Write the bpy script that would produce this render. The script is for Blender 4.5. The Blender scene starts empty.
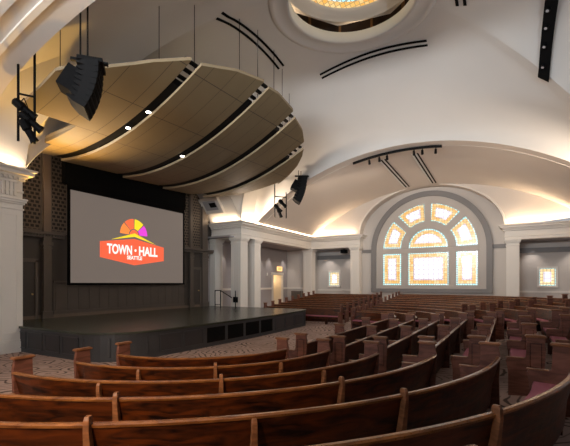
import bpy, math, random
from math import sin, cos, pi, radians as R_, sqrt, hypot, atan2
from mathutils import Vector
from mathutils.bvhtree import BVHTree
random.seed(7)
sc = bpy.context.scene
COL = sc.collection
EYE = 2.4

# ------------------------------------------------------------------ materials
def new_mat(name):
    m = bpy.data.materials.new(name); m.use_nodes = True
    nt = m.node_tree
    return m, nt, nt.nodes['Principled BSDF']

def pmat(name, col, rough=.6, var=.08, scale=3., metal=0., spec=.5, bump=0., bscale=40., coat=0.):
    m, nt, b = new_mat(name)
    tc = nt.nodes.new('ShaderNodeTexCoord')
    nz = nt.nodes.new('ShaderNodeTexNoise'); nz.inputs['Scale'].default_value = scale; nz.inputs['Detail'].default_value = 4
    nt.links.new(tc.outputs['Object'], nz.inputs['Vector'])
    mx = nt.nodes.new('ShaderNodeMix'); mx.data_type = 'RGBA'
    nt.links.new(nz.outputs['Fac'], mx.inputs[0])
    mx.inputs[6].default_value = tuple(max(0, c*(1-var)) for c in col)+(1,)
    mx.inputs[7].default_value = tuple(min(1, c*(1+var)) for c in col)+(1,)
    nt.links.new(mx.outputs[2], b.inputs['Base Color'])
    b.inputs['Roughness'].default_value = rough
    b.inputs['Metallic'].default_value = metal
    b.inputs['Specular IOR Level'].default_value = spec
    b.inputs['Coat Weight'].default_value = coat
    if bump:
        n2 = nt.nodes.new('ShaderNodeTexNoise'); n2.inputs['Scale'].default_value = bscale
        nt.links.new(tc.outputs['Object'], n2.inputs['Vector'])
        bp = nt.nodes.new('ShaderNodeBump'); bp.inputs['Strength'].default_value = bump; bp.inputs['Distance'].default_value = .02
        nt.links.new(n2.outputs['Fac'], bp.inputs['Height']); nt.links.new(bp.outputs[0], b.inputs['Normal'])
    return m

def wood_mat(name, dark, light, rough=.3, scale=1.2, coat=.2):
    m, nt, b = new_mat(name)
    tc = nt.nodes.new('ShaderNodeTexCoord')
    mp = nt.nodes.new('ShaderNodeMapping'); mp.inputs['Scale'].default_value = (scale, scale, scale*5)
    nt.links.new(tc.outputs['Object'], mp.inputs[0])
    nz = nt.nodes.new('ShaderNodeTexNoise'); nz.inputs['Scale'].default_value = 1.6; nz.inputs['Detail'].default_value = 6; nz.inputs['Distortion'].default_value = 1.2
    nt.links.new(mp.outputs[0], nz.inputs['Vector'])
    n2 = nt.nodes.new('ShaderNodeTexNoise'); n2.inputs['Scale'].default_value = 60; n2.inputs['Detail'].default_value = 2
    nt.links.new(tc.outputs['Object'], n2.inputs['Vector'])
    rp = nt.nodes.new('ShaderNodeValToRGB')
    rp.color_ramp.elements[0].position = .32; rp.color_ramp.elements[0].color = dark+(1,)
    rp.color_ramp.elements[1].position = .7; rp.color_ramp.elements[1].color = light+(1,)
    nt.links.new(nz.outputs['Fac'], rp.inputs[0])
    nt.links.new(rp.outputs[0], b.inputs['Base Color'])
    mr = nt.nodes.new('ShaderNodeMapRange'); mr.inputs[3].default_value = rough-.06; mr.inputs[4].default_value = rough+.12
    nt.links.new(n2.outputs['Fac'], mr.inputs[0]); nt.links.new(mr.outputs[0], b.inputs['Roughness'])
    b.inputs['Specular IOR Level'].default_value = .35
    b.inputs['Coat Weight'].default_value = coat; b.inputs['Coat Roughness'].default_value = .25
    return m

def emat(name, col, strength):
    m, nt, b = new_mat(name)
    b.inputs['Base Color'].default_value = (*[c*.3 for c in col], 1)
    b.inputs['Emission Color'].default_value = (*col, 1)
    b.inputs['Emission Strength'].default_value = strength
    return m

def glass_mat(name, c1, c2, strength, cell=.16, mort=.012, lead=(.25, .22, .2)):
    """Backlit leaded glass: small panes in two tones between lead lines."""
    m, nt, b = new_mat(name)
    tc = nt.nodes.new('ShaderNodeTexCoord')
    mp = nt.nodes.new('ShaderNodeMapping'); mp.inputs['Rotation'].default_value = (0, R_(90), R_(0))
    nt.links.new(tc.outputs['UV'], mp.inputs[0]); mp.inputs['Rotation'].default_value = (0, 0, 0)
    br = nt.nodes.new('ShaderNodeTexBrick'); br.offset = 0.0
    br.inputs['Color1'].default_value = (*c1, 1); br.inputs['Color2'].default_value = (*c2, 1); br.inputs['Mortar'].default_value = (*lead, 1)
    br.inputs['Scale'].default_value = 1; br.inputs['Mortar Size'].default_value = mort
    br.inputs['Brick Width'].default_value = cell; br.inputs['Row Height'].default_value = cell; br.inputs['Bias'].default_value = -.2
    nt.links.new(mp.outputs[0], br.inputs['Vector'])
    nt.links.new(br.outputs['Color'], b.inputs['Emission Color'])
    b.inputs['Emission Strength'].default_value = strength
    b.inputs['Base Color'].default_value = (.2, .2, .2, 1); b.inputs['Roughness'].default_value = .2
    return m

M = {}
M['plaster'] = pmat('vault_plaster', (.60, .58, .55), .85, .03, .6)
M['plaster2'] = pmat('arm_plaster', (.66, .60, .54), .85, .03, .6)
M['trim'] = pmat('cream_trim', (.74, .70, .64), .55, .03, 1.5)
M['wallgrey'] = pmat('grey_wall_paint', (.36, .34, .345), .8, .03, 1.)
M['wallcream'] = pmat('pale_wall_paint', (.56, .52, .48), .8, .03, 1.)
M['framegrey'] = pmat('grey_window_frame', (.205, .195, .19), .55, .04, 2.)
M['framelight'] = pmat('light_window_frame', (.50, .46, .42), .55, .04, 2.)
M['dark_panel'] = pmat('dark_wall_panelling', (.055, .046, .040), .45, .12, 2.)
M['dark_trim'] = pmat('dark_wall_trim', (.105, .086, .072), .4, .12, 2.)
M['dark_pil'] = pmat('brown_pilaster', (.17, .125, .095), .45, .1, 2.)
M['black'] = pmat('black_metal', (.0035, .0035, .004), .6, .1, 5., spec=.12)
M['blackcloth'] = pmat('black_masking', (.004, .004, .004), .95, .1, 5., spec=.1)
M['grilleblack'] = pmat('speaker_mesh', (.004, .004, .0045), .8, .1, 60., spec=.12, bump=.3, bscale=150)
M['deck'] = pmat('stage_deck_paint', (.050, .055, .040), .26, .25, .8, bump=.04, bscale=8)
M['fascia'] = pmat('stage_fascia_paint', (.042, .043, .047), .38, .1, 2.)
M['fasciapanel'] = pmat('stage_fascia_panel', (.032, .030, .033), .42, .1, 2.)
M['wood'] = wood_mat('pew_mahogany', (.006, .0013, .0004), (.115, .024, .0024), .38, 1.2, .0)  # backs darkened, their lack of light put into the wood colour
M['woodrail'] = wood_mat('pew_rail_wood', (.10, .032, .008), (.28, .105, .026), .27, 2., .25)
M['woodend'] = wood_mat('pew_end_wood', (.085, .030, .018), (.20, .078, .052), .45, 1.2, .05)  # ends lighter and pinker, the cool daylight on them put into the colour
M['woodcap'] = wood_mat('pew_cap_wood', (.14, .055, .022), (.30, .12, .05), .36, 2., .05)
M['cushion'] = pmat('mauve_cushion', (.36, .11, .15), .9, .12, 6., bump=.15, bscale=60)
M['canopy_edge'] = pmat('canopy_edge', (.30, .23, .14), .6, .05, 2.)
M['chrome'] = pmat('brass_metal', (.6, .45, .22), .3, .05, 5., metal=1.)
M['timber'] = pmat('attic_timber', (.25, .13, .05), .8, .3, 4.)
M['attic'] = pmat('attic_dark', (.05, .03, .02), .9, .4, 3.)
M['doorwood'] = pmat('door_wood', (.30, .16, .07), .4, .15, 3.)
M['white'] = pmat('white_plastic', (.75, .73, .7), .4, .03, 5.)
M['lampglow'] = emat('lamp_glow', (1, .93, .82), 9.)
M['signglow'] = emat('exit_sign_glow', (1., .55, .2), 1.5)
M['signred'] = emat('exit_sign_letters', (.9, .06, .02), 1.0)
M['hallglow'] = pmat('pale_corridor_wall', (.8, .68, .5), .8, .03, 1.)
M['slotwhite'] = pmat('slot_white', (.8, .8, .78), .5, .02, 4.)

def canopy_material():
    m, nt, b = new_mat('canopy_panel')
    tc = nt.nodes.new('ShaderNodeTexCoord'); sp = nt.nodes.new('ShaderNodeSeparateXYZ')
    nt.links.new(tc.outputs['UV'], sp.inputs[0])
    def seam(out, w):
        fr = nt.nodes.new('ShaderNodeMath'); fr.operation = 'FRACT'; nt.links.new(out, fr.inputs[0])
        lt = nt.nodes.new('ShaderNodeMath'); lt.operation = 'LESS_THAN'; lt.inputs[1].default_value = w
        nt.links.new(fr.outputs[0], lt.inputs[0]); return lt
    a = seam(sp.outputs['X'], .022); c = seam(sp.outputs['Y'], .014)
    mx = nt.nodes.new('ShaderNodeMath'); mx.operation = 'MAXIMUM'
    nt.links.new(a.outputs[0], mx.inputs[0]); nt.links.new(c.outputs[0], mx.inputs[1])
    nz = nt.nodes.new('ShaderNodeTexNoise'); nz.inputs['Scale'].default_value = .8
    nt.links.new(tc.outputs['Object'], nz.inputs['Vector'])
    rp = nt.nodes.new('ShaderNodeValToRGB')
    rp.color_ramp.elements[0].color = (.165, .120, .062, 1); rp.color_ramp.elements[1].color = (.205, .152, .080, 1)
    nt.links.new(nz.outputs['Fac'], rp.inputs[0])
    mc = nt.nodes.new('ShaderNodeMix'); mc.data_type = 'RGBA'
    nt.links.new(mx.outputs[0], mc.inputs[0]); nt.links.new(rp.outputs[0], mc.inputs[6]); mc.inputs[7].default_value = (.07, .05, .03, 1)
    nt.links.new(mc.outputs[2], b.inputs['Base Color']); b.inputs['Roughness'].default_value = .75
    return m
M['canopy'] = canopy_material()

def carpet_material():
    m, nt, b = new_mat('swirl_carpet')
    tc = nt.nodes.new('ShaderNodeTexCoord')
    vo = nt.nodes.new('ShaderNodeTexVoronoi'); vo.inputs['Scale'].default_value = .62
    n0 = nt.nodes.new('ShaderNodeTexNoise'); n0.inputs['Scale'].default_value = .9
    ad = nt.nodes.new('ShaderNodeVectorMath'); ad.operation = 'MULTIPLY_ADD'; ad.inputs[1].default_value = (.8, .8, .0)
    nt.links.new(tc.outputs['Object'], n0.inputs['Vector'])
    nt.links.new(n0.outputs['Color'], ad.inputs[0]); nt.links.new(tc.outputs['Object'], ad.inputs[2])
    vo.voronoi_dimensions = '2D'
    nt.links.new(ad.outputs[0], vo.inputs['Vector'])
    mu = nt.nodes.new('ShaderNodeMath'); mu.operation = 'MULTIPLY'; mu.inputs[1].default_value = 52
    nt.links.new(vo.outputs['Distance'], mu.inputs[0])
    si = nt.nodes.new('ShaderNodeMath'); si.operation = 'SINE'; nt.links.new(mu.outputs[0], si.inputs[0])
    n1 = nt.nodes.new('ShaderNodeTexNoise'); n1.inputs['Scale'].default_value = 1.3
    nt.links.new(tc.outputs['Object'], n1.inputs['Vector'])
    ma = nt.nodes.new('ShaderNodeMath'); ma.operation = 'MULTIPLY_ADD'; ma.inputs[1].default_value = 1.4; ma.inputs[2].default_value = -.55
    nt.links.new(n1.outputs['Fac'], ma.inputs[0])
    su = nt.nodes.new('ShaderNodeMath'); su.operation = 'SUBTRACT'
    nt.links.new(si.outputs[0], su.inputs[0]); nt.links.new(ma.outputs[0], su.inputs[1])
    rp = nt.nodes.new('ShaderNodeValToRGB')
    rp.color_ramp.elements[0].position = .35; rp.color_ramp.elements[0].color = (.42, .30, .26, 1)
    rp.color_ramp.elements[1].position = .85; rp.color_ramp.elements[1].color = (.075, .047, .038, 1)
    nt.links.new(su.outputs[0], rp.inputs[0]); nt.links.new(rp.outputs[0], b.inputs['Base Color'])
    b.inputs['Roughness'].default_value = .95
    return m
M['carpet'] = carpet_material()

def fretwork_material():
    m, nt, b = new_mat('fretwork')
    tc = nt.nodes.new('ShaderNodeTexCoord'); sp = nt.nodes.new('ShaderNodeSeparateXYZ'); nt.links.new(tc.outputs['Object'], sp.inputs[0])
    cb = nt.nodes.new('ShaderNodeCombineXYZ'); nt.links.new(sp.outputs['X'], cb.inputs[0]); nt.links.new(sp.outputs['Z'], cb.inputs[1])
    br = nt.nodes.new('ShaderNodeTexBrick'); br.inputs['Scale'].default_value = 1; br.inputs['Brick Width'].default_value = .2
    br.inputs['Row Height'].default_value = .17; br.inputs['Mortar Size'].default_value = .036; br.inputs['Mortar Smooth'].default_value = .3
    br.inputs['Color1'].default_value = (.006, .005, .005, 1); br.inputs['Color2'].default_value = (.006, .005, .005, 1)
    br.inputs['Mortar'].default_value = (.12, .095, .075, 1)
    nt.links.new(cb.outputs[0], br.inputs['Vector'])
    nt.links.new(br.outputs['Color'], b.inputs['Base Color']); b.inputs['Roughness'].default_value = .6
    return m
M['fret'] = fretwork_material()
M['g_edge'] = glass_mat('glass_turquoise', (.35, .95, .95), (.8, 1., .98), .95, .17, .02)
M['g_amber'] = glass_mat('glass_amber', (1., .48, .05), (1, .80, .40), .86, .19, .014, (.4, .25, .1))
M['g_mauve'] = glass_mat('glass_mauve', (.62, .46, .60), (.85, .78, .86), .9, .19, .01)
M['g_white'] = glass_mat('glass_clear', (1., .98, 1.), (.86, .94, 1.), 1.42, .36, .05, (.46, .42, .48))
M['g_gold'] = glass_mat('glass_gold', (1, .74, .3), (1, .93, .7), 1.0, .22, .03, (.5, .36, .2))

# ------------------------------------------------------------------ mesh helpers
class MB:
    def __init__(s): s.v = []; s.f = []; s.uv = {}; s.mi = {}
    def box(s, x0, x1, y0, y1, z0, z1):
        b = len(s.v)
        s.v += [(x0, y0, z0), (x1, y0, z0), (x1, y1, z0), (x0, y1, z0), (x0, y0, z1), (x1, y0, z1), (x1, y1, z1), (x0, y1, z1)]
        s.f += [tuple(b+i for i in q) for q in ((3, 2, 1, 0), (4, 5, 6, 7), (0, 1, 5, 4), (1, 2, 6, 5), (2, 3, 7, 6), (3, 0, 4, 7))]
        return s
    def obox(s, o, ax, ay, az, l0, l1, w0, w1, h0, h1):
        """box in the frame o + l*ax + w*ay + h*az"""
        b = len(s.v); o = Vector(o); ax = Vector(ax); ay = Vector(ay); az = Vector(az)
        for h in (h0, h1):
            for l, w in ((l0, w0), (l1, w0), (l1, w1), (l0, w1)): s.v.append(tuple(o+ax*l+ay*w+az*h))
        s.f += [tuple(b+i for i in q) for q in ((3, 2, 1, 0), (4, 5, 6, 7), (0, 1, 5, 4), (1, 2, 6, 5), (2, 3, 7, 6), (3, 0, 4, 7))]
        return s
    def prism(s, loop0, loop1):
        """solid between two equal-length loops"""
        b = len(s.v); n = len(loop0)
        s.v += [tuple(p) for p in loop0]+[tuple(p) for p in loop1]
        s.f.append(tuple(b+i for i in reversed(range(n)))); s.f.append(tuple(b+n+i for i in range(n)))
        for i in range(n):
            j = (i+1) % n; s.f.append((b+i, b+j, b+n+j, b+n+i))
        return s
    def loft(s, loops, closed=True, caps=True):
        b = len(s.v); n = len(loops[0])
        for L in loops: s.v += [tuple(p) for p in L]
        for k in range(len(loops)-1):
            for i in range(n if closed else n-1):
                j = (i+1) % n
                s.f.append((b+k*n+i, b+k*n+j, b+(k+1)*n+j, b+(k+1)*n+i))
        if caps and closed:
            s.f.append(tuple(b+i for i in reversed(range(n)))); s.f.append(tuple(b+(len(loops)-1)*n+i for i in range(n)))
        return s
    def tube(s, pts, r, n=8, caps=True):
        pts = [Vector(p) for p in pts]; loops = []
        for i, p in enumerate(pts):
            d = (pts[min(i+1, len(pts)-1)]-pts[max(i-1, 0)]).normalized()
            a = d.orthogonal().normalized() if abs(d.z) < .99 else Vector((1, 0, 0))
            if abs(d.z) < .99: a = d.cross(Vector((0, 0, 1))).normalized()
            c = d.cross(a).normalized()
            rr = r[i] if isinstance(r, (list, tuple)) else r
            loops.append([p+a*rr*cos(2*pi*k/n)+c*rr*sin(2*pi*k/n) for k in range(n)])
        return s.loft(loops, True, caps)
    def ring(s, c, prof, n=64, a0=0, a1=2*pi):
        """revolve (r,z) profile about the vertical through c"""
        full = abs(a1-a0-2*pi) < 1e-6; b = len(s.v); m = len(prof)
        N = n if full else n+1
        for i in range(N):
            a = a0+(a1-a0)*i/n
            for r, z in prof: s.v.append((c[0]+r*cos(a), c[1]+r*sin(a), z))
        for i in range(n):
            j = (i+1) % N
            for k in range(m-1): s.f.append((b+i*m+k, b+j*m+k, b+j*m+k+1, b+i*m+k+1))
        return s
    def grid(s, rows):
        b = len(s.v); n = len(rows[0])
        for r in rows: s.v += [tuple(p) for p in r]
        for i in range(len(rows)-1):
            for j in range(n-1): s.f.append((b+i*n+j, b+i*n+j+1, b+(i+1)*n+j+1, b+(i+1)*n+j))
        return s
    def build(s, name, mat, parent=None, smooth=False, bevel=0., mats=None, uvf=None):
        me = bpy.data.meshes.new(name); me.from_pydata(s.v, [], s.f); me.validate(); me.update()
        for mm in (mats or [mat]): me.materials.append(mm)
        for i, k in s.mi.items(): me.polygons[i].material_index = k
        if uvf:
            ul = me.uv_layers.new(name='UVMap')
            for lp in me.loops: ul.data[lp.index].uv = uvf(me.vertices[lp.vertex_index].co)
        if smooth:
            for p in me.polygons: p.use_smooth = True
        o = bpy.data.objects.new(name, me); COL.objects.link(o)
        if parent is not None: o.parent = parent
        if bevel:
            md = o.modifiers.new('edge', 'BEVEL'); md.width = bevel; md.segments = 2; md.limit_method = 'ANGLE'; md.angle_limit = R_(50)
        return o

def tag(o, label=None, cat=None, group=None, kind=None):
    if label: o['label'] = label
    if cat: o['category'] = cat
    if group: o['group'] = group
    if kind: o['kind'] = kind
    return o
def thing(name, label, cat, group=None, kind=None, loc=(0, 0, 0)):
    o = bpy.data.objects.new(name, None); COL.objects.link(o); o.location = loc; o.empty_display_size = .2
    return tag(o, label, cat, group, kind)
def struct(o, label, cat):
    return tag(o, label, cat, kind='structure')

# ------------------------------------------------------------------ plan of the place
XC, YC = 13.96, 5.1            # centre of the crossing, under the oculus
X0, X1 = 7.78, 20.14           # cornice tips beside the stage
YB = 14.6                      # cornice tip of the side colonnades
YA = 2*YC-YB
XW = 30.5                      # cornice tip on the window side
YS = 17.4                      # stage back wall
ZC = 6.4                       # top of cornice
def floor_z(x, y):
    sx = min(max(x, 8.0), 17.4)
    d = abs(x-sx) if y > 7 else hypot(x-sx, y-7)
    return .076*max(0, d-4.0)

# floor
g = MB(); rows = []
for i in range(0, 131):
    y = -15+i*.25
    if y > 17.6: y = 17.6
    rows.append([(x*.3-3.9, y, floor_z(x*.3-3.9, y)) for x in range(0, 125)])
g.grid(rows)
struct(g.build('floor', M['carpet'], smooth=True), 'swirl patterned taupe carpet floor sloping gently up from the stage', 'floor')

# ------------------------------------------------------------------ vaults
CR, RR, HALF = 7.65, 14.6, 9.8
def arm_h(dy): return CR-(RR-sqrt(RR*RR-dy*dy))
def near_h(dy): return 3.95+3.22*sqrt(max(0, 1-(dy/9.85)**2))
AX = 7.94                                            # arch plane distance from the centre, window arms
SX, SY = 6.48, 9.8                                    # crossing foot half sizes
def stage_h(dx): return 7.6-(7.63-sqrt(7.63**2-dx*dx))
RO, HO = 3.02, 10.5
PHI = atan2(SY, SX)
def web(kind, sign):
    """one web of the domed cross vault: kind 'x' towards a window arm, 'y' towards stage or audience"""
    vs = [-1, -.985, -.97, -.955]+[-.94+i*1.88/30 for i in range(31)]+[.955, .97, .985, 1]
    NT = 22; rows = []
    for it in range(NT+1):
        t = (it/NT)**1.35
        row = []
        for v in vs:
            w = max(-1, min(1, v/.94)); e = max(0, (abs(v)-.94)/.06)
            sg = 1 if v >= 0 else -1
            if kind == 'x':
                px, py, h0 = AX-(AX-SX)*e, w*HALF, (arm_h if sign > 0 else near_h)(w*HALF)
                a = PHI*v
            else:
                px, py, h0 = w*SX, 9.92-(9.92-SY)*e, stage_h(w*SX)
                a = pi/2-(pi/2-PHI)*v
            qx, qy = RO*cos(a), RO*sin(a)
            h0 = h0*(1-e)+3.95*e
            ge = sqrt(1-(1-.735*t)**2)/sqrt(1-.265**2)
            gm = .55*t+.45*ge
            ge = ge**(1+.85*min(1, t/.35)) if t > 0 else 0
            b = abs(v)**1.6
            gg = gm*(1-b)+ge*b
            x, y = px+(qx-px)*t, py+(qy-py)*t
            h = h0+(HO-h0)*gg
            if kind == 'x': x *= sign
            else: y *= sign
            row.append((XC+x, YC+y, EYE+h))
        rows.append(row)
    return rows
vb = MB()
for k, s_ in (('x', 1), ('x', -1), ('y', 1), ('y', -1)): vb.grid(web(k, s_))
vault = struct(vb.build('ceiling', M['plaster'], smooth=True), 'pale grey domed cross vault with curved groins around the round skylight', 'ceiling')
vault.data.set_sharp_from_angle(angle=R_(28))
BV = BVHTree.FromPolygons([Vector(v) for v in vb.v], vb.f)
def up(x, y):
    h = BV.ray_cast(Vector((x, y, 3.)), Vector((0, 0, 1)))
    return h[0].z if h[0] else None
def barrel_x(x0, x1, name, label, sl=0., hf=arm_h):
    m = MB(); rows = []
    for i in range(41):
        dy = -HALF*cos(pi*i/40)
        rows.append([(x0+(x1-x0)*j/8, YC+dy, EYE+4+(hf(dy)-4)*(1-sl*j/8)) for j in range(9)])
    return struct(m.grid(rows).build(name, M['plaster2'], smooth=True), label, 'ceiling')
bx = barrel_x(XC+AX, 31.0, 'ceiling_window', 'cream barrel vault above the far arm in front of the big stained window', .08)
bn = barrel_x(-3.8, XC-AX, 'ceiling_near', 'pale barrel vault overhead at the upper left near the camera', 0., near_h)
BW = BVHTree.FromPolygons([v.co.copy() for v in bx.data.vertices], [tuple(p.vertices) for p in bx.data.polygons])
for nm, ya, yb, lb in (('ceiling_stage', YC+9.92, YS+.2, 'short barrel vault over the stage behind the acoustic canopy'), ('ceiling_rear', YC-9.92, -15, 'barrel vault over the rear seats behind the crossing')):
    m = MB(); rows = []
    for i in range(33):
        dx = -SX+2*SX*i/32
        rows.append([(XC+dx*1.003, ya+(yb-ya)*j/4-(.08 if j == 0 else 0)*(1 if yb > ya else -1), EYE+stage_h(dx)+.025) for j in range(5)])
    struct(m.grid(rows).build(nm, M['plaster'], smooth=True), lb, 'ceiling')
# raised mouldings across the arm vaults
def arch_band(x0, x1, drop, name, label, mat=None, span=HALF-.05, hf=arm_h):
    m = MB(); loops = []
    for i in range(49):
        dy = -span*cos(pi*i/48); z = EYE+hf(dy)
        loops.append([(x0, YC+dy, z+.02), (x1, YC+dy, z+.02), (x1, YC+dy, z-drop), (x0, YC+dy, z-drop)])
    return struct(m.loft(loops).build(name, mat or M['trim']), label, 'moulding')
arch_band(5.24, 5.40, .06, 'trim_1', 'slim raised arch moulding crossing the near vault at upper left', hf=near_h)
arch_band(4.66, 4.86, .07, 'trim_2', 'broad outer arch moulding on the near vault in the top left corner', hf=near_h)
arch_band(22.62, 22.68, .03, 'trim_3', 'thin arch moulding line across the mouth of the far vault')

# ------------------------------------------------------------------ oculus
oc = MB(); z = EYE+HO
oc.ring((XC, YC), [(RO+.12, z+.02), (RO+.1, z-.05), (RO-.02, z-.09), (RO-.12, z-.06), (RO-.16, z-.01), (2.52, z+.0), (2.46, z-.03), (2.36, z-.03), (2.34, z+.02), (2.34, z+.42), (2.5, z+.46)], 72)
struct(oc.build('trim_4', M['plaster'], smooth=True), 'round moulded ring around the skylight opening in the vault', 'moulding')
dr = MB().ring((XC, YC), [(2.5, z+.44), (4.2, z+.44), (4.2, z+2.6), (.05, z+2.7)], 48)
struct(dr.build('wall_attic', M['attic'], smooth=True), 'dark timber attic drum seen above the skylight opening', 'wall')
tm = thing('attic_framing', 'exposed brown timber studs and beams around the skylight gap', 'framing')
for i in range(16):
    a = 2*pi*i/16+.1; p = (XC+3.75*cos(a), YC+3.75*sin(a))
    MB().obox((p[0], p[1], 0), (cos(a), sin(a), 0), (-sin(a), cos(a), 0), (0, 0, 1), -.06, .06, -.05, .05, z+.47, z+2.3).build('stud', M['timber'], tm)
MB().ring((XC, YC), [(3.5, z+.75), (3.9, z+.75), (3.9, z+.9), (3.5, z+.9), (3.5, z+.75)], 16).build('beam', M['timber'], tm)
lay = thing('skylight_laylight', 'octagonal cream plaster surround holding round stained glass laylight high above', 'skylight')
ol = MB(); n = 8; zz = EYE+11.62
def octp(r, z): return [(XC+r*cos(2*pi*i/8+.55), YC+r*sin(2*pi*i/8+.55), z) for i in range(8)]
ol.loft([octp(3.0, zz+.25), octp(3.0, zz)], True, False)
N = 64; b = len(ol.v)
def octr(a, r):
    k = ((a-.55) % (pi/4))-pi/8
    return r*cos(pi/8)/cos(k)
L0 = [(XC+octr(2*pi*i/N, 3.0)*cos(2*pi*i/N), YC+octr(2*pi*i/N, 3.0)*sin(2*pi*i/N), zz) for i in range(N)]
L1 = [(XC+2.72*cos(2*pi*i/N), YC+2.72*sin(2*pi*i/N), zz+.03) for i in range(N)]
ol.loft([L0, L1], True, False)
ol.build('surround', M['trim'], lay)
MB().ring((XC, YC), [(2.75, zz+.03), (2.72, zz-.05), (2.62, zz-.05), (2.58, zz+.05), (2.45, zz+.06), (2.42, zz+.12), (2.25, zz+.16), (2.2, zz+.3), (2.15, zz+.42)], 64).build('moulding', M['trim'], lay, smooth=True)
for r0, r1, mk in ((0, .9, 'g_white'), (.9, 1.2, 'g_edge'), (1.2, 1.75, 'g_amber'), (1.75, 1.95, 'g_edge'), (1.95, 2.22, 'g_amber')):
    MB().ring((XC, YC), [(r0+.001, zz+.6-.07*r0*r0), (r1, zz+.6-.07*r1*r1)], 48).build('glass', M[mk], lay, uvf=lambda c: (c.x-XC, c.y-YC))

# ------------------------------------------------------------------ entablatures
def offset_poly(pts, o):
    """offset an open polyline to its left by o with mitred corners"""
    out = []
    for i, p in enumerate(pts):
        p = Vector(p)
        ds = []
        if i > 0: ds.append((p-Vector(pts[i-1])).normalized())
        if i < len(pts)-1: ds.append((Vector(pts[i+1])-p).normalized())
        ns = [Vector((-d.y, d.x)) for d in ds]
        if len(ns) == 1: out.append(p+ns[0]*o)
        else:
            bis = (ns[0]+ns[1]).normalized(); out.append(p+bis*(o/bis.dot(ns[0])))
    return out
PROF = [(-.6, 5.4), (0, 5.4), (0, 5.58), (.025, 5.6), (.025, 5.66), (.0, 5.68), (0, 6.0), (.05, 6.02), (.05, 6.1), (.13, 6.12), (.13, 6.19), (.27, 6.2), (.28, 6.3), (.33, 6.33), (.35, 6.36), (.35, 6.4), (-.6, 6.4)]
def entab(pts, name, label):
    """pts: face line in plan, the hall on its left"""
    m = MB()
    loops = [[None]*len(PROF) for _ in pts]
    for k, (o, z) in enumerate(PROF):
        for i, p in enumerate(offset_poly(pts, o)): loops[i][k] = (p.x, p.y, z)
    m.loft(loops)
    # dentil course and frieze joints
    for i in range(len(pts)-1):
        a, b = Vector(pts[i]), Vector(pts[i+1]); d = (b-a); L = d.length; d.normalize(); nn = Vector((-d.y, d.x))
        for k in range(int(L/.16)):
            s0 = .08+k*.16
            m.obox((a.x, a.y, 0), (d.x, d.y, 0), (nn.x, nn.y, 0), (0, 0, 1), s0, s0+.09, .0, .115, 6.03, 6.115)
    return struct(m.build(name, M['trim']), label, 'entablature')
F = .35
entab([(31.7, 10.55), (XW+F, 10.55), (XW+F, YB+F), (X1+F, YB+F), (X1+F, YS)], 'trim_5', 'cream entablature with cornice turning round the far corner beside the stage')
entab([(X0-F, YS), (X0-F, YB+F), (-3.8, YB+F)], 'trim_6', 'cream entablature with dentil cornice above the near left pier')
entab([(X1-.5, YA-F), (XW+F, YA-F), (XW+F, .2), (31.7, .2)], 'trim_7', 'cream entablature at the right, beyond the big window')

# ------------------------------------------------------------------ columns
def column(x, y, w, d, label, faces=('-x', '-y'), z1=5.4, fluted=False):
    t = struct(thing('column', None, None), label, 'column')
    z0 = floor_z(x, y)-.05
    w2, d2 = w/2, d/2
    MB().box(x-w2, x+w2, y-d2, y+d2, z0, z1-.02).build('shaft', M['trim'], t, bevel=.012)
    MB().box(x-w2-.06, x+w2+.06, y-d2-.06, y+d2+.06, z0, z0+.42).box(x-w2-.03, x+w2+.03, y-d2-.03, y+d2+.03, z0+.42, z0+.5).build('base', M['trim'], t, bevel=.01)
    MB().box(x-w2-.03, x+w2+.03, y-d2-.03, y+d2+.03, z1-.42, z1-.36).box(x-w2-.05, x+w2+.05, y-d2-.05, y+d2+.05, z1-.22, z1-.16).box(x-w2-.09, x+w2+.09, y-d2-.09, y+d2+.09, z1-.16, z1-.08).box(x-w2-.12, x+w2+.12, y-d2-.12, y+d2+.12, z1-.08, z1-.02).build('capital', M['trim'], t, bevel=.01)
    pm = MB(); e = .014
    za, zb = z0+.75, z1-.62
    for f in faces:
        if f[1] == 'x':
            sx = x-w2 if f[0] == '-' else x+w2; s = -1 if f[0] == '-' else 1
            a0, a1 = sorted((sx, sx+s*e)); q = d2*.62; r = d2*.5
            for (y0, y1, u0, u1) in ((y-q, y-r, za, zb), (y+r, y+q, za, zb), (y-q, y+q, za-.05, za), (y-q, y+q, zb, zb+.05)): pm.box(a0, a1, y0, y1, u0, u1)
        else:
            sy = y-d2 if f[0] == '-' else y+d2; s = -1 if f[0] == '-' else 1
            a0, a1 = sorted((sy, sy+s*e)); q = w2*.62; r = w2*.5
            for (x0, x1, u0, u1) in ((x-q, x-r, za, zb), (x+r, x+q, za, zb), (x-q, x+q, za-.05, za), (x-q, x+q, zb, zb+.05)): pm.box(x0, x1, a0, a1, u0, u1)
    pm.build('panel_moulding', M['trim'], t)
    return t
yc = YB+F+.3
column(X1+F+.36, yc+.1, .78, .78, 'panelled cream corner column beside the stage right opening')
column(X1+F+1.95, yc+.1, .74, .78, 'second panelled cream column right of the stage, before the door wall')
column(X1+F+.36, 17.3, .78, .5, 'cream pilaster against the dark stage wall, left of the stage stair')
column(XW+F+.34, yc+.05, .74, .84, 'cream corner pilaster where the side colonnade meets the window wall')
column(XW+F+.34, 10.98, .74, .74, 'square cream column left of the big stained window')
column(XW+F+.34, -.28, .74, .78, 'square cream column right of the big stained window')
for yy_ in (-2.5,):
    pass
column(X0-F-.42, YB+F+.42, .86, .86, 'large panelled cream pier at the left edge beside the stage', faces=('-x', '-y', '+x'))
column(X0-F-2.6, YB+F+.42, .86, .86, 'panelled cream column further left of the near stage pier', faces=('-y',))
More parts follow.
